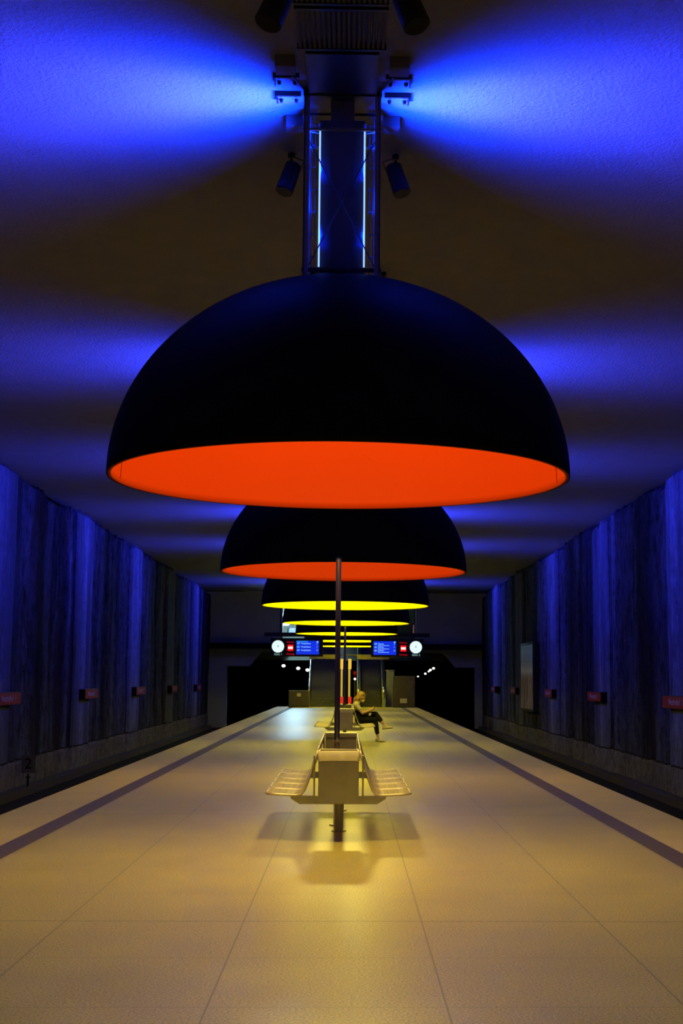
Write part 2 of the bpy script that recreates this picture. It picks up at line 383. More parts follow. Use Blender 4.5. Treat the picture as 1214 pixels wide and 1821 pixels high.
# ------------------------------------------------------------------ dome lamps
def ell(R, H, n=40, z0=0):
    return [(R*math.cos(a), z0+H*math.sin(a)) for a in [PI/2*i/n for i in range(n+1)]]
def area(name, loc, sx, width, height, power, spread, parent, col, BEAM_TILT):
    L = bpy.data.lights.new(name, 'AREA'); L.shape = 'RECTANGLE'; L.size = height; L.size_y = width
    L.energy = power; L.color = col; L.spread = math.radians(spread)
    o = bpy.data.objects.new(name, L); C.objects.link(o)
    # local -Z points along sx*X, local X is vertical
    zx = -Vector((sx*math.cos(BEAM_TILT), 0, math.sin(BEAM_TILT))); xx = Vector((-sx*math.sin(BEAM_TILT), 0, math.cos(BEAM_TILT))); yy = zx.cross(xx)
    mm = Matrix((xx, yy, zx)).transposed().to_4x4(); mm.translation = Vector(loc)
    o.parent = parent; o.matrix_local = mm
    return o
def make_lamp(y, lining, warm, label, blue=1.0, detail=True, power=1.0):
    t = thing('dome_lamp', label, 'lamp', (LAMP_X, y, RIM_Z), 'giant dome lamps in a row along the platform')
    out = ell(R_DOME, H_DOME); inn = ell(R_DOME-.035, H_DOME-.035)
    n = 128 if detail else 80
    sh = MB().lathe([(R_DOME-.012, 0)]+out, n=n).build('shade', M['shade'], t, 'full')
    ln = MB().lathe([(R_DOME-.012, 0), (R_DOME-.035, 0.0)]+inn[1:], n=n).build('shade_lining', M[lining], t, 'full')
    ln['label'] = '%s inside of the shade' % lining
    for sgn in (-1, 1):
        MB().tube([( (R_DOME-.04)*math.cos(a)*sgn*math.cos(.12), (R_DOME-.04)*math.cos(a)*math.sin(.12), (H_DOME-.04)*math.sin(a)) for a in [.02+.06*i for i in range(7)]], .003, 6).build('seam', M[lining], ln)
    # lamp holder and bulb
    MB().cyl((0, 0, H_DOME-.05), (0, 0, .86), .03).cyl((0, 0, .95), (0, 0, .80), .07, .10).build('lamp_holder', M['black_metal'], t, True)
    L = bpy.data.lights.new('bulb', 'POINT'); L.energy = WARM_W*power; L.color = warm; L.shadow_soft_size = .24
    o = bpy.data.objects.new('bulb', L); C.objects.link(o); o.parent = t; o.location = (0, 0, .66)
    # hanging frame between the dome and the ceiling
    top, bot = CEIL-RIM_Z, H_DOME-.06
    for px in (-.317, .317):
        for py in (-.2, .2):
            MB().box((px, py, (top+bot)/2), (.012, .05, top-bot)).box((px-math.copysign(.02, px), py+math.copysign(.02, py), (top+bot)/2), (.045, .01, top-bot)).build('frame_post', M['frame_metal'], t)
    for py in (-.2, .2):
        MB().box((0, py, top-.05), (.66, .05, .05)).build('crossbar', M['black_metal'], t)
        MB().box((0, py, bot+.12), (.66, .03, .03)).build('crossbar', M['black_metal'], t)
        MB().box((0, py, top-.36), (.66, .02, .02)).build('crossbar', M['frame_metal'], t)
    for sgn in (-1, 1): MB().cyl((-.30*sgn, -.21, top-.42), (.30*sgn, -.21, bot+.1), .005, n=6).build('brace', M['black_metal'], t)
    MB().box((0, 0, bot+.025), (.72, .5, .05), bev=.008).build('base_plate', M['black_metal'], t)
    for py in (-.075, .075): MB().box((0, py, (top+bot)/2), (.20, .03, top-bot)).build('core_panel', M['core'], t)
    for py in (-.034, .034):
        for sgn in (-1, 1):
            MB().box((sgn*.135, py, (5.53-RIM_Z)), (.115, .006, 1.42)).build('reflector', M['reflector'], t)
    z0, z1 = 4.93-RIM_Z, 6.14-RIM_Z
    for sgn in (-1, 1):
        for py in (-.08, .08):
            tb = MB().cyl((sgn*.19, py, z0), (sgn*.19, py, z1), .007, n=12)
            tb.build('blue_tube' if blue > 0 else 'unlit_tube', M['tube'] if blue > 0 else M['core'], t, True)
            MB().cyl((sgn*.19, py, z1), (sgn*.19, py, z1+.05), .012, n=12).cyl((sgn*.19, py, z1+.03), (sgn*.30, py, z1+.05), .006, n=8).build('tube_holder', M['frame_metal'], t)
            MB().cyl((sgn*.19, py, z0-.05), (sgn*.19, py, z0), .012, n=12).build('tube_holder', M['frame_metal'], t)
    # cable ladders beside the tubes
    for sgn in (-1, 1):
        c = MB()
        for xx in (.235, .265): c.cyl((sgn*xx, .17, bot), (sgn*xx, .17, top), .004, n=6)
        for i in range(7): c.box((sgn*.25, .17, bot+.15+i*.2), (.05, .008, .012))
        c.build('cable_ladder', M['black_metal'], t)
    # ceiling angle brackets, bolts and blocks
    for sgn in (-1, 1):
        for py in (-.40, -.05):
            MB().box((sgn*.46, py-.08, top-.02), (.21, .018, .04)).box((sgn*.562, py, top-.02), (.014, .16, .04)).build('ceiling_bracket', M['black_metal'], t)
            if detail:
                for bx in (.40, .53):
                    for by in (-.045, .07): MB().cyl((sgn*bx, py+by, top-.03), (sgn*bx, py+by, top), .013, .018, n=8).build('bolt', M['black_metal'], t)
        MB().box((sgn*.46, -.74, top-.05), (.16, .17, .10), bev=.006).build('junction_box', M['rib'], t)
        MB().box((sgn*.43, .42, top-.05), (.15, .16, .10), bev=.006).build('junction_box', M['rib'], t)
        MB().tube([(sgn*.30, -.2, top-.03), (sgn*.33, -.32, top-.05), (sgn*.42, -.52, top-.04)], .008, 8).build('cable', M['black_metal'], t)
    MB().box((0, -.28, top-.03), (.58, 1.36, .06)).build('mounting_plate', M['black_metal'], t)
    if blue > 0:
        for sgn in (-1, 1):
            for q in range(4):
                area('narrow_blue_beam', (sgn*.13, 0, z0+.16+q*.29), sgn, .03, .26, BLUE_NARROW*blue/4, 104, t, BLUE_N, TILT_NARROW)
                area('wide_blue_beam', (sgn*.215, (-.07, .07)[q % 2], z0+.16+q*.29), sgn, .02, .26, BLUE_WIDE*blue/4, 106, t, BLUE_W, TILT_WIDE)
    return t
ords = ['nearest and largest dome lamp, black outside and orange inside',
        'second dome lamp from the camera, orange inside, rim behind the near steel pole top',
        'third dome lamp from the camera, nearest of those yellow inside',
        'fourth dome lamp from the camera, yellow inside, wider than the display beam behind it',
        'fifth dome lamp from the camera, yellow inside, its rim just above the display beam',
        'sixth dome lamp, yellow inside, framed between the two displays, upper of two yellow bands',
        'seventh and farthest dome lamp, lower yellow band between the two displays']
for i, y in enumerate(LAMP_Y):
    make_lamp(y, 'orange' if i < 2 else 'yellow', WARM_ORANGE_DOME if i < 2 else WARM_YELLOW_DOME, ords[i], 0 if i == 5 else 1.0, i < 2, (1.0, .85, .36, .36, .36, .36, .36)[i])
make_lamp(.3, 'orange', WARM_ORANGE_DOME, 'orange lined dome lamp hanging behind the camera position', 1.0, False)

# ribbed battens along the ceiling
for j, (ya, yb) in enumerate([(1.2, 9.4), (9.42, 10.12)]):
    t = thing('ceiling_batten_panel', ['long ribbed batten panel on the ceiling at the top of the photo', 'short ribbed batten panel on the ceiling just before the nearest lamp mount'][j], 'ceiling panel', (-.01, ya, CEIL), 'ribbed batten panels along the ceiling')
    b = MB()
    for i in range(18):
        x = -.325+i*.0382; b.cyl((x, .02, -.035), (x, yb-ya-.02, -.035), .013, n=8)
    b.build('battens', M['rib'], t, True)
    cl = MB()
    for yy in (.03, yb-ya-.03): cl.box((0, yy, -.03), (.70, .03, .05))
    cl.build('clamp_bar', M['black_metal'], t)
    MB().box((0, (yb-ya)/2, -.006), (.69, yb-ya, .012)).build('backing', M['black_metal'], t)

# black cylinder speakers hung under the ceiling
def cyl_speaker(x, y, s, label, tilt, sc=1.0):
    t = thing('ceiling_speaker', label, 'speaker', (x, y, CEIL), 'black cylindrical speakers under the ceiling')
    MB().cyl((0, 0, 0), (0, 0, -.05), .035).cyl((0, 0, -.05), (0, 0, -.14*sc), .012).build('bracket', M['black_metal'], t, True)
    a = Vector((-s*.02, .0, -.12*sc)); d = Vector((s*math.sin(tilt), -.25, -math.cos(tilt))).normalized()
    MB().cyl(a, a+d*.30*sc, .078*sc, .085*sc, n=32).build('body', M['cylinder'], t, True)
    MB().cyl(a+d*.302*sc, a+d*.31*sc, .074*sc, n=32).build('grille', M['black_metal'], t, True)
    MB().tube([(-s*.02, 0, -.03), (-s*.12, -.02, -.08), (-s*.10, -.05, -.16), a+Vector((-s*.07, 0, -.05))], .005, 6).build('cable', M['black_metal'], t)
for x, y, s, lb, tl, sc in ((-.42, 8.95, -1, 'left black cylinder speaker cut off at the top of the photo', .33, 1.15), (.43, 8.95, 1, 'right black cylinder speaker cut off at the top of the photo', .33, 1.15),
                    (-.50, 12.35, -1, 'black cylinder speaker left of the nearest lamp frame', .28, 1.0), (.49, 12.35, 1, 'black cylinder speaker right of the nearest lamp frame', .28, 1.0),
                    (-.40, 16.1, -1, 'black speaker peeking over the near dome left of the frame', .2, 1.0), (.47, 16.1, 1, 'black speaker peeking over the near dome right of the frame', .2, 1.0)):
    cyl_speaker(x, y, s, lb, tl, sc)

# ------------------------------------------------------------------ benches
def make_bench(y0, label):
    # origin at the foot of the near leg
    t = thing('platform_bench', label, 'bench', (0, y0, 0), 'steel double sided benches on the platform')
    Y0, LEN = -.95, 3.55                       # seats from Y0 to Y0+LEN
    for yy in (0, 2.1):
        MB().cyl((0, yy, 0), (0, yy, .40), .042, n=24).cyl((0, yy, 0), (0, yy, .012), .075, n=24).build('leg', M['steel_box'], t, True)
    MB().box((0, Y0+LEN/2-.05, .385), (.10, LEN-.3, .07), bev=.01).build('beam', M['steel_box'], t)
    for yy in (Y0+.03, Y0+LEN-.25):
        MB().prism([(-.44, .395), (-.36, .345), (.36, .345), (.44, .395), (.44, .42), (-.44, .42)], 'y', yy, yy+.04).build('cross_bracket', M['steel_box'], t)
    for sgn in (-1, 1):
        for i in range(5):
            ya = Y0+.06+i*.685; yb = ya+.62
            # bent tube frame: seat pan then backrest
            def prof(y, r=0): return [(.675, .44), (.36, .425), (.325, .44), (.30, .475), (.195, .84)]
            loop = []
            P = [(.65, .438), (.58, .432), (.40, .422), (.345, .432), (.315, .47), (.26, .62), (.205, .80)]
            for x, z in P: loop.append((sgn*x, ya, z))
            loop += [(sgn*.198, ya+.02, .835), (sgn*.195, ya+.06, .845), (sgn*.195, yb-.06, .845), (sgn*.198, yb-.02, .835)]
            for x, z in reversed(P): loop.append((sgn*x, yb, z))
            loop += [(sgn*.665, yb-.025, .439), (sgn*.672, yb-.06, .439), (sgn*.672, ya+.06, .439), (sgn*.665, ya+.025, .439)]
            fr = MB().tube(loop, .0115, 8, True).build('seat_frame', M['seat_steel'], t, 'full')
            # wire mesh infill
            wm = MB()
            for q in range(17):
                yy = ya+.03+q*(yb-ya-.06)/16
                wm.tube([(sgn*x, yy, z) for x, z in [(.668, .438)]+P[1:]], .0055, 4)
            for x, z in [(.62, .437), (.58, .433), (.54, .430), (.48, .427), (.42, .424), (.36, .43), (.29, .54), (.27, .60), (.245, .67), (.225, .74)]:
                wm.cyl((sgn*x, ya, z), (sgn*x, yb, z), .0035, n=4)
            wm.build('wire_mesh', M['seat_steel'], fr)
    # side stanchions behind the seats at the near end
    for sgn in (-1, 1):
        MB().box((sgn*.225, Y0+.02, .58), (.016, .10, .42), bev=.003).build('stanchion', M['steel_box'], t)
        MB().box((sgn*.20, Y0+LEN-.1, .60), (.016, .10, .42), bev=.003).build('stanchion', M['steel_box'], t)
    MB().box((0, Y0+LEN+.05, .70), (.37, .03, .28), bev=.004).box((0, Y0+LEN+.02, .835), (.37, .09, .05), bev=.004).build('end_panel', M['steel_box'], t)
    # bin
    bn = MB(); bx, by0, by1 = .18, Y0-.10, Y0+.28
    for s_ in (-1, 1):
        bn.box((s_*bx, (by0+by1)/2, .60), (.012, by1-by0, .46))
    bn.box((0, by0, .60), (.36, .012, .46), bev=.004).box((0, by1, .60), (.36, .012, .46)).box((0, (by0+by1)/2, .375), (.36, by1-by0, .012))
    bi = bn.build('bin', M['steel_box'], t)
    lp = []
    for qx, qy in ((-1, -1), (1, -1), (1, 1), (-1, 1)):
        for a in range(5):
            an = math.atan2(qy, qx) - PI/4 + a*PI/8
            lp.append((qx*(bx-.02)+.03*math.cos(an), (by0+by1)/2+qy*((by1-by0)/2-.02)+.03*math.sin(an)))
    li = MB()
    N = len(lp); rings = []
    for lev, (z, g) in enumerate([(.745, 1.0), (.79, 1.03), (.832, 1.02), (.838, .99), (.80, .95), (.74, .94)]):
        rings.append([li.bm.verts.new((x*g+.003*math.sin(k*2.3+lev), (by0+by1)/2+(y-(by0+by1)/2)*g, z+.004*math.sin(k*1.7+lev*2))) for k, (x, y) in enumerate(lp)])
    for A, B in zip(rings, rings[1:]):
        for k_ in range(N): li.bm.faces.new((A[k_], A[(k_+1) % N], B[(k_+1) % N], B[k_]))
    li.bm.faces.new(rings[-1])
    lo = li.build('bin_liner', M['liner'], bi, 'full'); lo['label'] = 'pale creased bin liner folded over the rim'
    return t
b1 = make_bench(13.65, 'near steel wire bench with bin in the middle foreground')
b2 = make_bench(31.3, 'far steel wire bench where a person sits')

def pole(x, y, h, label):
    t = thing('steel_pole', label, 'pole', (x, y, 0), 'tall steel poles on the platform')
    MB().cyl((0, 0, 0), (0, 0, h-.02), .028, n=32).build('shaft', M['pole_steel'], t, True)
    MB().cyl((0, 0, h-.02), (0, 0, h), .030, .024, n=32).build('cap', M['black_metal'], t, True)
    MB().cyl((0, 0, 0), (0, 0, .015), .07, n=32).build('foot_plate', M['steel_box'], t, True)
pole(-.03, 14.15, 2.76, 'tall near steel pole rising out of the near bench')
pole(-.01, 31.9, 2.70, 'thin distant steel pole rising out of the far bench')

# ------------------------------------------------------------------ signs on the walls
def wall_sign(side, ya, yb, label, txt=True):
    X = WL if side < 0 else WR
    t = thing('wall_sign', label, 'sign', (X-side*.0, (ya+yb)/2, 1.0), 'red station signs on the track walls')
    L = yb-ya; d = .26
    MB().box((-side*d/2, 0, 0), (d, L, .29), bev=.01).build('casing', M['sign_body'], t)
    MB().box((-side*(d+.004), 0, 0), (.012, L-.03, .265)).build('face', M['red_sign'], t)
    if txt:
        text('lettering', 'Westfriedhof   1', .20, M['sign_letter'], t, (-side*(d+.012), 0, 0), (PI/2, 0, PI/2 if side < 0 else -PI/2))
for side, lst in ((-1, [(29.9, 32.2), (40.0, 42.1), (49.6, 51.8), (59.5, 61.3), (69.4, 71.2)]), (1, [(29.2, 31.8), (39.6, 41.8), (49.2, 51.0), (60.0, 61.8), (68.4, 70.0)])):
    for i, (a, b) in enumerate(lst):
        nm = 'left' if side < 0 else 'right'
        o = ['nearest red sign on the %s wall, cut by the photo edge' % nm, 'second red sign from the camera on the %s wall' % nm, 'third red sign from the camera on the %s wall' % nm,
             'fourth red sign on the %s wall, small and dark' % nm, 'farthest dark sign on the %s wall by the last blue glow' % nm][i]
        wall_sign(side, a, b, o)
# stencilled 2 on the left wall
t = thing('track_marker', 'small grey marker plate with a black figure 2 low at the left wall', 'marker', (-7.60, 33.2, -1.12))
MB().box((0, 0, .15), (.035, .03, .30)).box((0, 0, .22), (.10, .03, .03)).build('post', M['paint_black'], t)
MB().box((0, 0, .53), (.34, .02, .42), bev=.004).build('plate', simple('grimy grey plate', (.075, .062, .058), .8, var=.3, scale=9), t)
text('numeral', '2', .36, M['paint_black'], t, (0, -.014, .53), FACE)
# poster on the right wall
t = thing('poster', 'tall pale poster in a black frame on the right wall', 'poster', (WR, 56.5, 1.6))
MB().box((-.10, 0, 0), (.22, 3.9, 2.85), bev=.01).build('frame', M['poster_frame'], t)
po = MB().box((-.222, 0, 0), (.01, 3.62, 2.62)).build('print', M['poster'], t)

# ------------------------------------------------------------------ hanging displays
BY = 55.0
bt = thing('hanging_beam', 'black horizontal beam under the ceiling carrying both displays', 'beam', (0, BY, 3.25))
MB().box((0, 0, 0), (6.7, .18, .16), bev=.01).build('bar', M['sign_body'], bt)
for x in (-2.7, 2.75):
    MB().cyl((x, 0, .07), (x, 0, CEIL-3.25), .025, n=12).build('hanger', M['black_metal'], bt)
def display(sgn, label, rows, gl):
    t = thing('departure_display', label, 'display', (sgn*2.03, BY, 2.735), 'hanging displays with clock and blue screen')
    MB().box((0, 0, 0), (2.12, .22, .74), bev=.012).build('casing', M['sign_body'], t)
    for x in (-.6, .6): MB().box((x, 0, .40), (.05, .05, .07)).build('hanger', M['black_metal'], t)
    f = -.112
    cx = sgn*.755
    ck = MB().cyl((cx, f+.005, .03), (cx, f-.006, .03), .248, n=48).build('clock_face', M['clock'], t)
    MB().box((cx+.004, f-.009, .045), (.022, .004, .09), Matrix.Rotation(.12, 3, 'Y')).build('clock_hands', M['sign_body'], ck)
    text('caption', gl, .12, M['caption'], t, (cx+.01, f-.004, -.285), FACE)
    rx = sgn*.25
    MB().box((rx, f, -.02), (.235, .012, .25)).build('red_panel', M['led_red_bright'], t)
    MB().box((rx, f-.008, -.02), (.19, .006, .10)).build('white_bar', M['led_white'], t)
    text('red_lettering', 'Nächster', .085, M['led_red'], t, (rx, f-.004, .205), FACE)
    text('red_lettering', 'Kurzzug', .095, M['led_red'], t, (rx, f-.004, -.27), FACE)
    sx_ = -sgn*.44 if sgn < 0 else -.50
    sc = MB().box((sx_, f, -.01), (.92, .012, .55)).build('screen', M['screen'], t)
    if sgn < 0: MB().box((sx_-.22, f-.008, .235), (.46, .004, .055)).build('header_bar', M['screen_head'], sc)
    MB().box((sx_+.40, f-.008, .225), (.06, .004, .045)).build('time_field', M['screen_text'], sc)
    for i, z in enumerate((.155, .02, -.115)):
        text('line_badge', ['U7', 'U1', 'U1'][i], .085, M['screen_text'], sc, (sx_-.37, f-.008, z), FACE)
        MB().box((sx_-.37, f-.0065, z), (.10, .003, .075)).build('badge_field', M['screen_head'], sc)
        if sgn < 0: text('destination', rows[i], .078, M['screen_text'], sc, (sx_-.27, f-.008, z), FACE, align='LEFT')
        else:
            a, b = rows[i]
            text('destination', a, .068, M['screen_text'], sc, (sx_-.28, f-.008, z+.005), FACE, align='LEFT')
            text('destination', b, .068, M['screen_text'], sc, (sx_-.28, f-.008, z-.062), FACE, align='LEFT')
        text('minutes', ['2', '7', '12'][i], .08, M['screen_text'], sc, (sx_+.38, f-.008, z), FACE)
display(-1, 'left hanging display with white clock at its outer left end', ['Mangfallplatz']*3, 'Gleis 1')
display(1, 'right hanging display with white clock at its outer right end', [('Olympia-', 'Einkaufszentrum')]*3, 'Gleis 2')

# ------------------------------------------------------------------ platform end
def flight(name, x0, x1, y0, n, m_, parent):
    b = MB()
    for i in range(n):
        b.box(((x0+x1)/2, y0+i*.30+.15+.6, i*.17+.085-.0), (x1-x0, .30+1.2, .17))
    return b.build(name, m_, parent)
t = thing('staircase', 'grey stone staircase rising behind the far end of the platform', 'stairs', (0, 72.6, 0))
flight('steps', -1.95, -.5, 0, 28, M['stair'], t)
for x in (-2.02, -.45):
    MB().prism([(-.6, 0), (-.6, .95), (-.2, .95), (8.2, 5.7), (8.2, 4.7), (.6, 0)], 'x', x-.04, x+.04).build('side_wall', M['escalator_side'], t)
    MB().tube([(x, -.75, .1), (x, -.75, .9), (x, -.6, 1.0), (x, -.2, 1.02), (x, 8.2, 5.78)], .025, 8).build('handrail', M['steel'], t, 'full')
t = thing('escalator', 'dark escalator right of the centre with pale balustrades', 'escalator', (0, 72.2, 0))
flight('steps', .75, 1.8, 0, 28, M['tread'], t)
for x in (.60, 1.93):
    MB().prism([(-.7, .0), (-.7, .75), (-.5, .95), (-.1, .95), (8.2, 5.65), (8.2, 4.7), (.4, 0)], 'x', x-.09, x+.09).build('balustrade', M['escalator_side'], t)
    MB().tube([(x, .1, .62), (x, -.62, .45), (x, -.78, .6), (x, -.78, .82), (x, -.6, 1.0), (x, -.1, 1.03), (x, 8.2, 5.75)], .045, 8).build('handrail', M['steel'], t, 'full')
t = thing('header_sign', 'dim brown band sign over the stairs and escalator', 'sign', (0, 71.6, 2.62))
MB().box((.2, 0, .10), (4.4, .06, .06)).build('rail', M['black_metal'], t)
MB().box((-1.25, 0, 0), (1.5, .12, .22)).build('panel', M['brown_box'], t)
MB().box((1.35, 0, 0), (1.7, .12, .24)).build('panel', M['brown_box'], t)
for x in (-1.5, 1.9): MB().box((x, 0, 1.93), (.05, .05, 3.6)).build('hanger', M['black_metal'], t)
t = thing('cabinet', 'low grey cabinet at the left far end of the platform', 'cabinet', (-2.5, 71.2, 0))
MB().box((0, 0, .43), (1.05, .6, .86), bev=.015).build('body', M['grey_box'], t)
MB().box((-.0, -.31, .64), (.20, .012, .17)).build('notice', M['pale_plate'], t)
MB().box((0, -.305, .03), (1.05, .01, .06)).build('plinth', M['dark_gap'], t)
t = thing('cladded_block', 'brown streaked block at the right far end of the platform', 'cabinet', (2.95, 71.2, 0))
MB().box((0, 0, .82), (1.15, .9, 1.64), bev=.01).build('body', M['brown_box'], t)
MB().box((-.02, -.46, .36), (.36, .014, .24)).build('notice', M['pale_plate'], t)
t = thing('glass_screen', 'grey green glass screen behind the brown block', 'screen', (2.28, 72.4, 0))
MB().box((0, 0, .95), (.42, .04, 1.9)).build('pane', M['glass_box'], t)
MB().box((0, 0, 1.93), (.50, .07, .06)).build('rail', M['steel'], t)
t = thing('info_pillar', 'narrow yellow information pillar with lit header and added edge glow at the centre of the platform end', 'pillar', (-.06, 69.5, 0))
MB().box((0, 0, 1.1), (.36, .18, 2.2)).build('core', M['sign_body'], t)
for x in (-.22, .17): MB().box((x, -.02, 1.25), (.10, .16, 2.1)).build('glow_edge', M['yellow_post'], t)
for x in (-.23, .19): MB().box((x, -.03, 2.23), (.16, .2, .52)).build('lit_header', M['amber_panel'], t)
for x in (-.2, .20): MB().box((x, -.04, .40), (.17, .2, .34)).build('red_foot_panel', M['red_panel'], t)
t = thing('globe_lamp', 'small round white lamp beside the information pillar', 'lamp', (.40, 70.4, 0))
MB().cyl((0, 0, 0), (0, 0, 1.42), .03, n=12).build('post', M['brown_box'], t)
MB().sphere((0, 0, 1.47), .06).build('globe', M['white_lamp'], t, 'full')
MB().box((0, 0, 1.78), (.16, .06, .16)).cyl((0, 0, 1.5), (0, 0, 1.74), .02, n=8).build('red_disc', M['red_sign'], t)

def hang_lamp(px, py, Y, label, s=.22, material='white_lamp', topz=3.15, grp=None):
    d = fwd + r2*((px-PPX)/F) - u2*((py-910.5)/F); p = Vector((CAMX, 0, CAMZ)) + d*(Y/d.y)
    t = thing('tunnel_lamp', label, 'lamp', p, grp)
    MB().sphere((0, 0, 0), s, (1, 1, .8)).build('globe', M[material], t, 'full')
    MB().cyl((0, 0, s*.7), (0, 0, max(s, topz-p.z)), .03, n=8).build('hanger', M['black_metal'], t)
for i, (px, py, Y) in enumerate([(504, 1184, 95), (530, 1188.5, 122), (546.5, 1191.5, 148)]):
    hang_lamp(px, py, Y, ['leftmost of three white lamps in the left tunnel', 'middle of three white lamps in the left tunnel', 'rightmost of three white lamps in the left tunnel'][i], .12*Y/95*1.1, grp='white lamps in the left tunnel')
for i, (px, py, Y, s) in enumerate([(770.6, 1188.6, 97, .09), (765, 1191.5, 112, .10), (762, 1194, 126, .08), (756, 1198, 150, .12), (743, 1203, 180, .10)]):
    hang_lamp(px, py, Y, ['rightmost and highest white lamp in the right tunnel', 'second white lamp from the right in the right tunnel', 'third small lamp from the right in the right tunnel', 'fourth white lamp from the right in the right tunnel', 'leftmost and lowest faint lamp in the right tunnel'][i], s*1.1, grp='white lamps in the right tunnel')
# upper hall: lit lamp and window left, ribbed pane right
def at(px, py, Y):
    d = fwd + r2*((px-PPX)/F) - u2*((py-910.5)/F); return Vector((CAMX, 0, CAMZ)) + d*(Y/d.y)
p = at(507.5, 1110, 79)
t = thing('ceiling_light', 'bright white light in the upper hall left of the lamp row', 'lamp', p)
MB().sphere((0, 0, 0), .17, (1.3, 1, .5)).build('diffuser', M['cool_lamp'], t, 'full')
MB().cyl((0, 0, .05), (0, 0, 1.5), .02, n=8).build('hanger', M['black_metal'], t)
p = at(520.5, 1122, 80)
t = thing('window_pane', 'pale blue lit window of the upper hall left of the lamp row', 'window', p)
MB().prism([(-.26, -.17), (.20, -.17), (.26, .17), (-.20, .17)], 'y', 0, .05).build('glass', M['cool_panel'], t)
MB().box((0, .1, 0), (.70, .1, .50)).build('frame', M['black_metal'], t)
MB().cyl((0, .1, .2), (0, .1, 2.3), .02, n=8).build('hanger', M['black_metal'], t)
p = at(738.5, 1119, 78)
t = thing('ribbed_pane', 'pinkish ribbed pane in the upper hall right of the lamp row', 'window', p)
b = MB()
for i in range(6): b.box((-.13+i*.052, 0, 0), (.03, .05, .5))
b.build('ribs', simple('pink ribbed glass', (.3, .18, .18), .4, emis=(.16, .08, .09), es=.8), t)
MB().box((0, .06, 0), (.42, .05, .7)).box((0, .06, .9), (.04, .04, 1.4)).build('frame', M['black_metal'], t)
t = thing('strip_light', 'cool white strip light in the upper hall, mostly hidden behind the fourth dome', 'lamp', (-3.08, 79.6, 5.1))
MB().box((0, 0, 0), (1.2, .3, .36), bev=.03).build('diffuser', M['strip'], t)
for x in (-.5, .5): MB().cyl((x, 0, .18), (x, 0, 1.36), .02, n=8).build('hanger', M['black_metal'], t)

# ------------------------------------------------------------------ seated person
def capsules(pts, radii, edges=None):
    """tapered round limbs through the points, unioned later into one skin"""
    bm = bmesh.new(); pts = [Vector(p) for p in pts]; n = 14
    def bl(c, r_):
        a, b = (r_, r_) if isinstance(r_, (int, float)) else r_
        v = bmesh.ops.create_uvsphere(bm, u_segments=n, v_segments=10, radius=1)['verts']
        bmesh.ops.transform(bm, matrix=Matrix.Translation(c) @ Matrix.Diagonal((a, b, a, 1)), verts=v)
    for p, r_ in zip(pts, radii): bl(p, r_)
    for i, j in (edges or [(k, k+1) for k in range(len(pts)-1)]):
        a, b = pts[i], pts[j]; L = (b-a).length; st = max(2, int(L/.03))
        for q in range(1, st):
            f = q/st; f2 = f
            ra = radii[i] if not isinstance(radii[i], (int, float)) else (radii[i],)*2
            rb = radii[j] if not isinstance(radii[j], (int, float)) else (radii[j],)*2
            bl(a.lerp(b, f), (ra[0]*(1-f2)+rb[0]*f2, ra[1]*(1-f2)+rb[1]*f2))
    me = bpy.data.meshes.new('c'); bm.to_mesh(me); bm.free(); return me
def skin_mesh(name, verts, edges, radii, sub=2): return capsules(verts, radii, edges)
def chain(pts, radii, sub=2): return capsules(pts, radii)
def merge(name, meshes, material, parent, voxel=.007, extra=None):
    bm = bmesh.new()
    for q in meshes: bm.from_mesh(q)
    if extra: extra(bm)
    me = bpy.data.meshes.new(name); bm.to_mesh(me); bm.free()
    o = bpy.data.objects.new('tmp', me); C.objects.link(o)
    rm = o.modifiers.new('r', 'REMESH'); rm.mode = 'VOXEL'; rm.voxel_size = voxel
    sm = o.modifiers.new('s', 'SMOOTH'); sm.factor = .5; sm.iterations = 2
    out = bpy.data.meshes.new_from_object(o.evaluated_get(bpy.context.evaluated_depsgraph_get()))
    bpy.data.objects.remove(o); out.name = name; out.materials.clear(); out.materials.append(material); out.shade_smooth()
    ob = bpy.data.objects.new(name, out); C.objects.link(ob); ob.parent = parent
    return ob
def ball(bm, c, r, sc=(1, 1, 1), rot=None):
    v = bmesh.ops.create_uvsphere(bm, u_segments=20, v_segments=14, radius=r)['verts']
    bmesh.ops.transform(bm, matrix=Matrix.Translation(Vector(c)) @ (rot.to_4x4() if rot else Matrix()) @ Matrix.Diagonal((*sc, 1)), verts=v)
# person faces +X; local origin on the floor under the hips; near side is -Y
PY = 32.55
W = thing('person', 'seated person in pale top and black trousers looking at a phone', 'person', (.36, PY, 0))
hip = Vector((.0, 0, .53)); HY = .09
# pose (x forward, z up): slouched back, head bent forward
chest, neck, head = Vector((-.10, 0, .80)), Vector((-.065, 0, .945)), Vector((.03, 0, 1.055))
kneeN, ankN = Vector((.36, -.07, .52)), Vector((.43, -.06, .11))        # foot on the floor
kneeF, ankF = Vector((.37, .03, .655)), Vector((.585, -.03, .40))       # crossed over
shN, elN, wrN = Vector((-.09, -.165, .865)), Vector((.06, -.21, .69)), Vector((.235, -.10, .745))
shF, elF, wrF = Vector((-.09, .165, .865)), Vector((.06, .22, .69)), Vector((.235, .07, .75))
V = [hip, (-.05, 0, .67), chest, (-.085, 0, .89), neck, (-.02, 0, 1.0),
     hip+Vector((.02, -HY, 0)), kneeN, (kneeN*.5+ankN*.5)+Vector((-.01, 0, 0)), ankN,
     hip+Vector((.02, HY, .02)), kneeF, (kneeF+ankF)/2, ankF,
     shN, elN, wrN, shF, elF, wrF]
Eg = [(0, 1), (1, 2), (2, 3), (3, 4), (4, 5), (0, 6), (6, 7), (7, 8), (8, 9), (0, 10), (10, 11), (11, 12), (12, 13), (3, 14), (14, 15), (15, 16), (3, 17), (17, 18), (18, 19)]
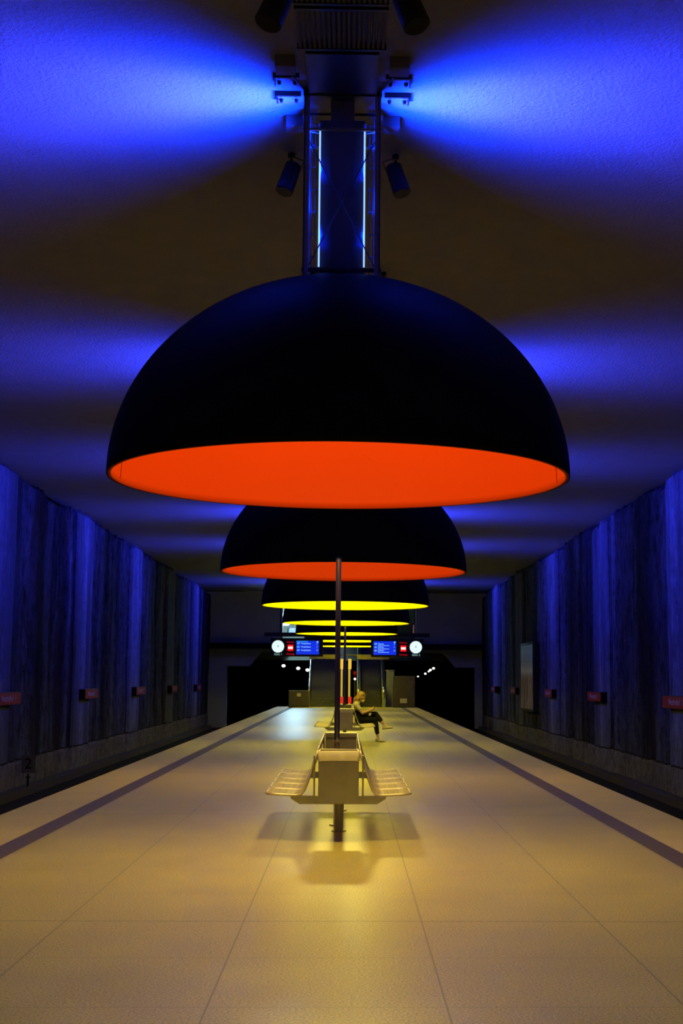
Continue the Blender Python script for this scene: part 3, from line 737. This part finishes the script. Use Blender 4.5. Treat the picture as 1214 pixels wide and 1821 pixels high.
Rr = [(.11, .14), (.10, .115), (.105, .14), (.08, .12), .046, .048, .078, .052, .050, .031, .078, .052, .050, .031, .048, .036, .023, .048, .036, .023]
body_parts = [skin_mesh('b', V, Eg, Rr, 2)]
def hand(wr, side):
    out = []; f = Vector((.88, 0, .47)).normalized(); up_ = Vector((-.47, 0, .88))
    palm = wr+f*.045
    out.append(chain([wr, wr+f*.03, wr+f*.075], [.022, (.034, .018), (.036, .016)]))
    for i, (ln, off) in enumerate(((.060, -.027), (.070, -.009), (.066, .009), (.050, .027))):
        a = wr+f*.072+Vector((0, off, 0)); b_ = a+f*ln*.5+up_*.006; c_ = b_+(f*.55+up_*.75).normalized()*ln*.35; d_ = c_+(up_*.9-f*.25).normalized()*ln*.28
        out.append(chain([a-f*.02, a, b_, c_, d_], [.009, .0095, .009, .008, .007]))
    a = wr+f*.03+Vector((0, side*.028, 0)); b_ = a+f*.022+Vector((0, side*.022, .012)); c_ = b_+f*.030+up_*.016; 
    out.append(chain([a-Vector((0, side*.015, 0)), a, b_, c_], [.011, .012, .010, .008]))
    return out
body_parts += hand(wrN, 1) + hand(wrF, -1)
# head: skull, jaw, nose, ears, brow, lips; bent forward by 28 degrees
HR = Matrix.Rotation(math.radians(28), 3, 'Y')
def hp(x, y, z): return head + HR @ Vector((x, y, z))
def head_extra(bm):
    ball(bm, hp(-.005, 0, .015), .1, (.98, .76, 1.02), HR)
    ball(bm, hp(.035, 0, -.055), .062, (.9, .88, 1.05), HR)
    ball(bm, hp(.078, 0, -.088), .022, (1, 1.2, .9), HR)
    ball(bm, hp(.100, 0, -.020), .014, (1.3, .9, 1.7), HR)
    ball(bm, hp(.092, 0, -.058), .014, (.8, 1.7, .5), HR)
    for q in (-1, 1):
        ball(bm, hp(.086, q*.030, .012), .016, (.6, 1.3, .6), HR)
        ball(bm, hp(-.005, q*.076, -.012), .026, (.75, .3, 1.15), HR)
    # feet inside the shoes
    for a_, d_ in ((ankN, Vector((1, 0, -.12))), (ankF, Vector((.97, -.05, .02)))):
        ball(bm, a_+d_*.05+Vector((0, 0, -.062)), .036, (1.9, .8, .6))
merge('body', body_parts, M['skin'], W, .006, head_extra)
# clothing
e_ = [(0, 1), (1, 2), (2, 3), (3, 4), (4, 5), (3, 6), (6, 7)]
merge('top', [skin_mesh('t', [(-.075, 0, .74), chest, (-.088, 0, .885), (-.075, 0, .925), shN+Vector((.0, 0, .0)), (shN+elN)/2, shF, (shF+elF)/2], [(0, 1), (1, 2), (2, 3), (2, 4), (4, 5), (2, 6), (6, 7)], [(.112, .13), (.118, .155), (.095, .135), .066, .060, .056, .060, .056], 2)], M['top_cloth'], W, .008)
j = merge('jacket', [skin_mesh('j', [(.02, 0, .56), (-.01, 0, .62), (-.055, 0, .70), (-.075, 0, .765), (.14, 0, .60)], [(0, 1), (1, 2), (2, 3), (1, 4)], [(.125, .175), (.12, .165), (.118, .155), (.112, .15), (.07, .14)], 2)], M['black_cloth'], W, .008)
merge('trousers', [skin_mesh('p', [hip, hip+Vector((.03, -HY, 0)), kneeN+Vector((-.18, -.0, .005)), kneeN, kneeN*.55+ankN*.45, kneeN*.28+ankN*.72, hip+Vector((.03, HY, .02)), kneeF+Vector((-.18, 0, -.02)), kneeF, kneeF*.6+ankF*.4, kneeF*.42+ankF*.58], [(0, 1), (1, 2), (2, 3), (3, 4), (4, 5), (0, 6), (6, 7), (7, 8), (8, 9), (9, 10)], [(.125, .165), .100, .084, .068, .062, .052, .100, .084, .068, .062, .054], 2)], M['black_cloth'], W, .008)
for a_, ang, sidey in ((ankN, .10, 0), (ankF, -.10, 0)):
    sh_ = bmesh.new()
    R3 = Matrix.Rotation(ang, 3, 'Y')
    def sp(x, y, z): return a_ + R3 @ Vector((x, y, z))
    def ex(bm, sp=sp, R3=R3):
        ball(bm, sp(-.012, 0, -.045), .046, (1.05, .85, 1.05), R3)
        ball(bm, sp(.065, 0, -.062), .046, (1.7, .88, .72), R3)
        ball(bm, sp(.130, 0, -.070), .040, (1.35, 1.0, .62), R3)
        ball(bm, sp(.095, 0, -.062), .042, (1.35, .95, .70), R3)
        ball(bm, sp(.005, 0, -.02), .042, (1.05, .9, .8), R3)
    s1 = merge('shoe', [], M['shoe'], W, .006, ex); sh_.free()
    so = MB()
    ring = [(-.065, -.022), (-.05, -.036), (.02, -.036), (.10, -.044), (.165, -.036), (.19, -.012), (.19, .012), (.165, .036), (.10, .044), (.02, .036), (-.05, .036), (-.065, .022)]
    A_ = [so.bm.verts.new(sp(x, y, -.078)) for x, y in ring]; B_ = [so.bm.verts.new(sp(x, y, -.098)) for x, y in ring]
    so.bm.faces.new(A_); so.bm.faces.new(B_[::-1])
    for k_ in range(len(ring)): so.bm.faces.new((A_[k_], B_[k_], B_[(k_+1) % len(ring)], A_[(k_+1) % len(ring)]))
    so.build('sole', M['sole'], s1)
# hair: cap, long strands down the back, small bun at the crown
def hair_extra(bm):
    ball(bm, hp(-.028, 0, .030), .106, (.98, .80, 1.0), HR)
    ball(bm, hp(.045, 0, .075), .034, (1.2, 1.6, .8), HR)
    ball(bm, hp(-.075, 0, -.05), .075, (.75, 1.05, 1.25), HR)
hd = merge('hair', [chain([hp(-.08, 0, -.02), hp(-.115, 0, -.12), (-.145, 0, .90), (-.165, 0, .80)], [(.050, .075), (.042, .085), (.032, .075), (.018, .045)]),
    chain([hp(-.035, -.066, .0), hp(-.055, -.074, -.09), (-.10, -.10, .90)], [.022, .020, .012]), chain([hp(-.035, .066, .0), hp(-.055, .074, -.09), (-.10, .10, .90)], [.022, .020, .012])], M['hair'], W, .006, hair_extra)
# carve the face free: hair sits behind it; mask over nose and mouth
def mask_extra(bm): ball(bm, hp(.062, 0, -.055), .050, (.92, 1.0, 1.05), HR)
merge('face_mask', [], M['mask'], W, .005, mask_extra)
gl = MB().tube([hp(.01, -.082, .075), hp(.085, -.06, .085), hp(.105, 0, .085), hp(.085, .06, .085), hp(.01, .082, .075)], .006, 8)
gl.build('sunglasses', M['black_metal'], W, 'full')
pc = (wrN+wrF)/2 + Vector((.115, 0, .065))
ph = MB().box((0, 0, 0), (.012, .085, .155), bev=.004).build('phone', M['phone'])
ph.location = Vector((.36, PY, 0))+pc; ph.rotation_euler = (0, .5, 0); tag(ph, 'brown cased phone held up by the seated person', 'phone')
bg = MB().box((0, 0, 0), (.05, .10, .07), Matrix.Rotation(.6, 3, 'Y'), .012).build('phone_pouch', M['top_cloth'])
bg.location = (.36+.235, PY-.10, .655); tag(bg, 'small pale pouch lying on the lap of the seated person', 'pouch')
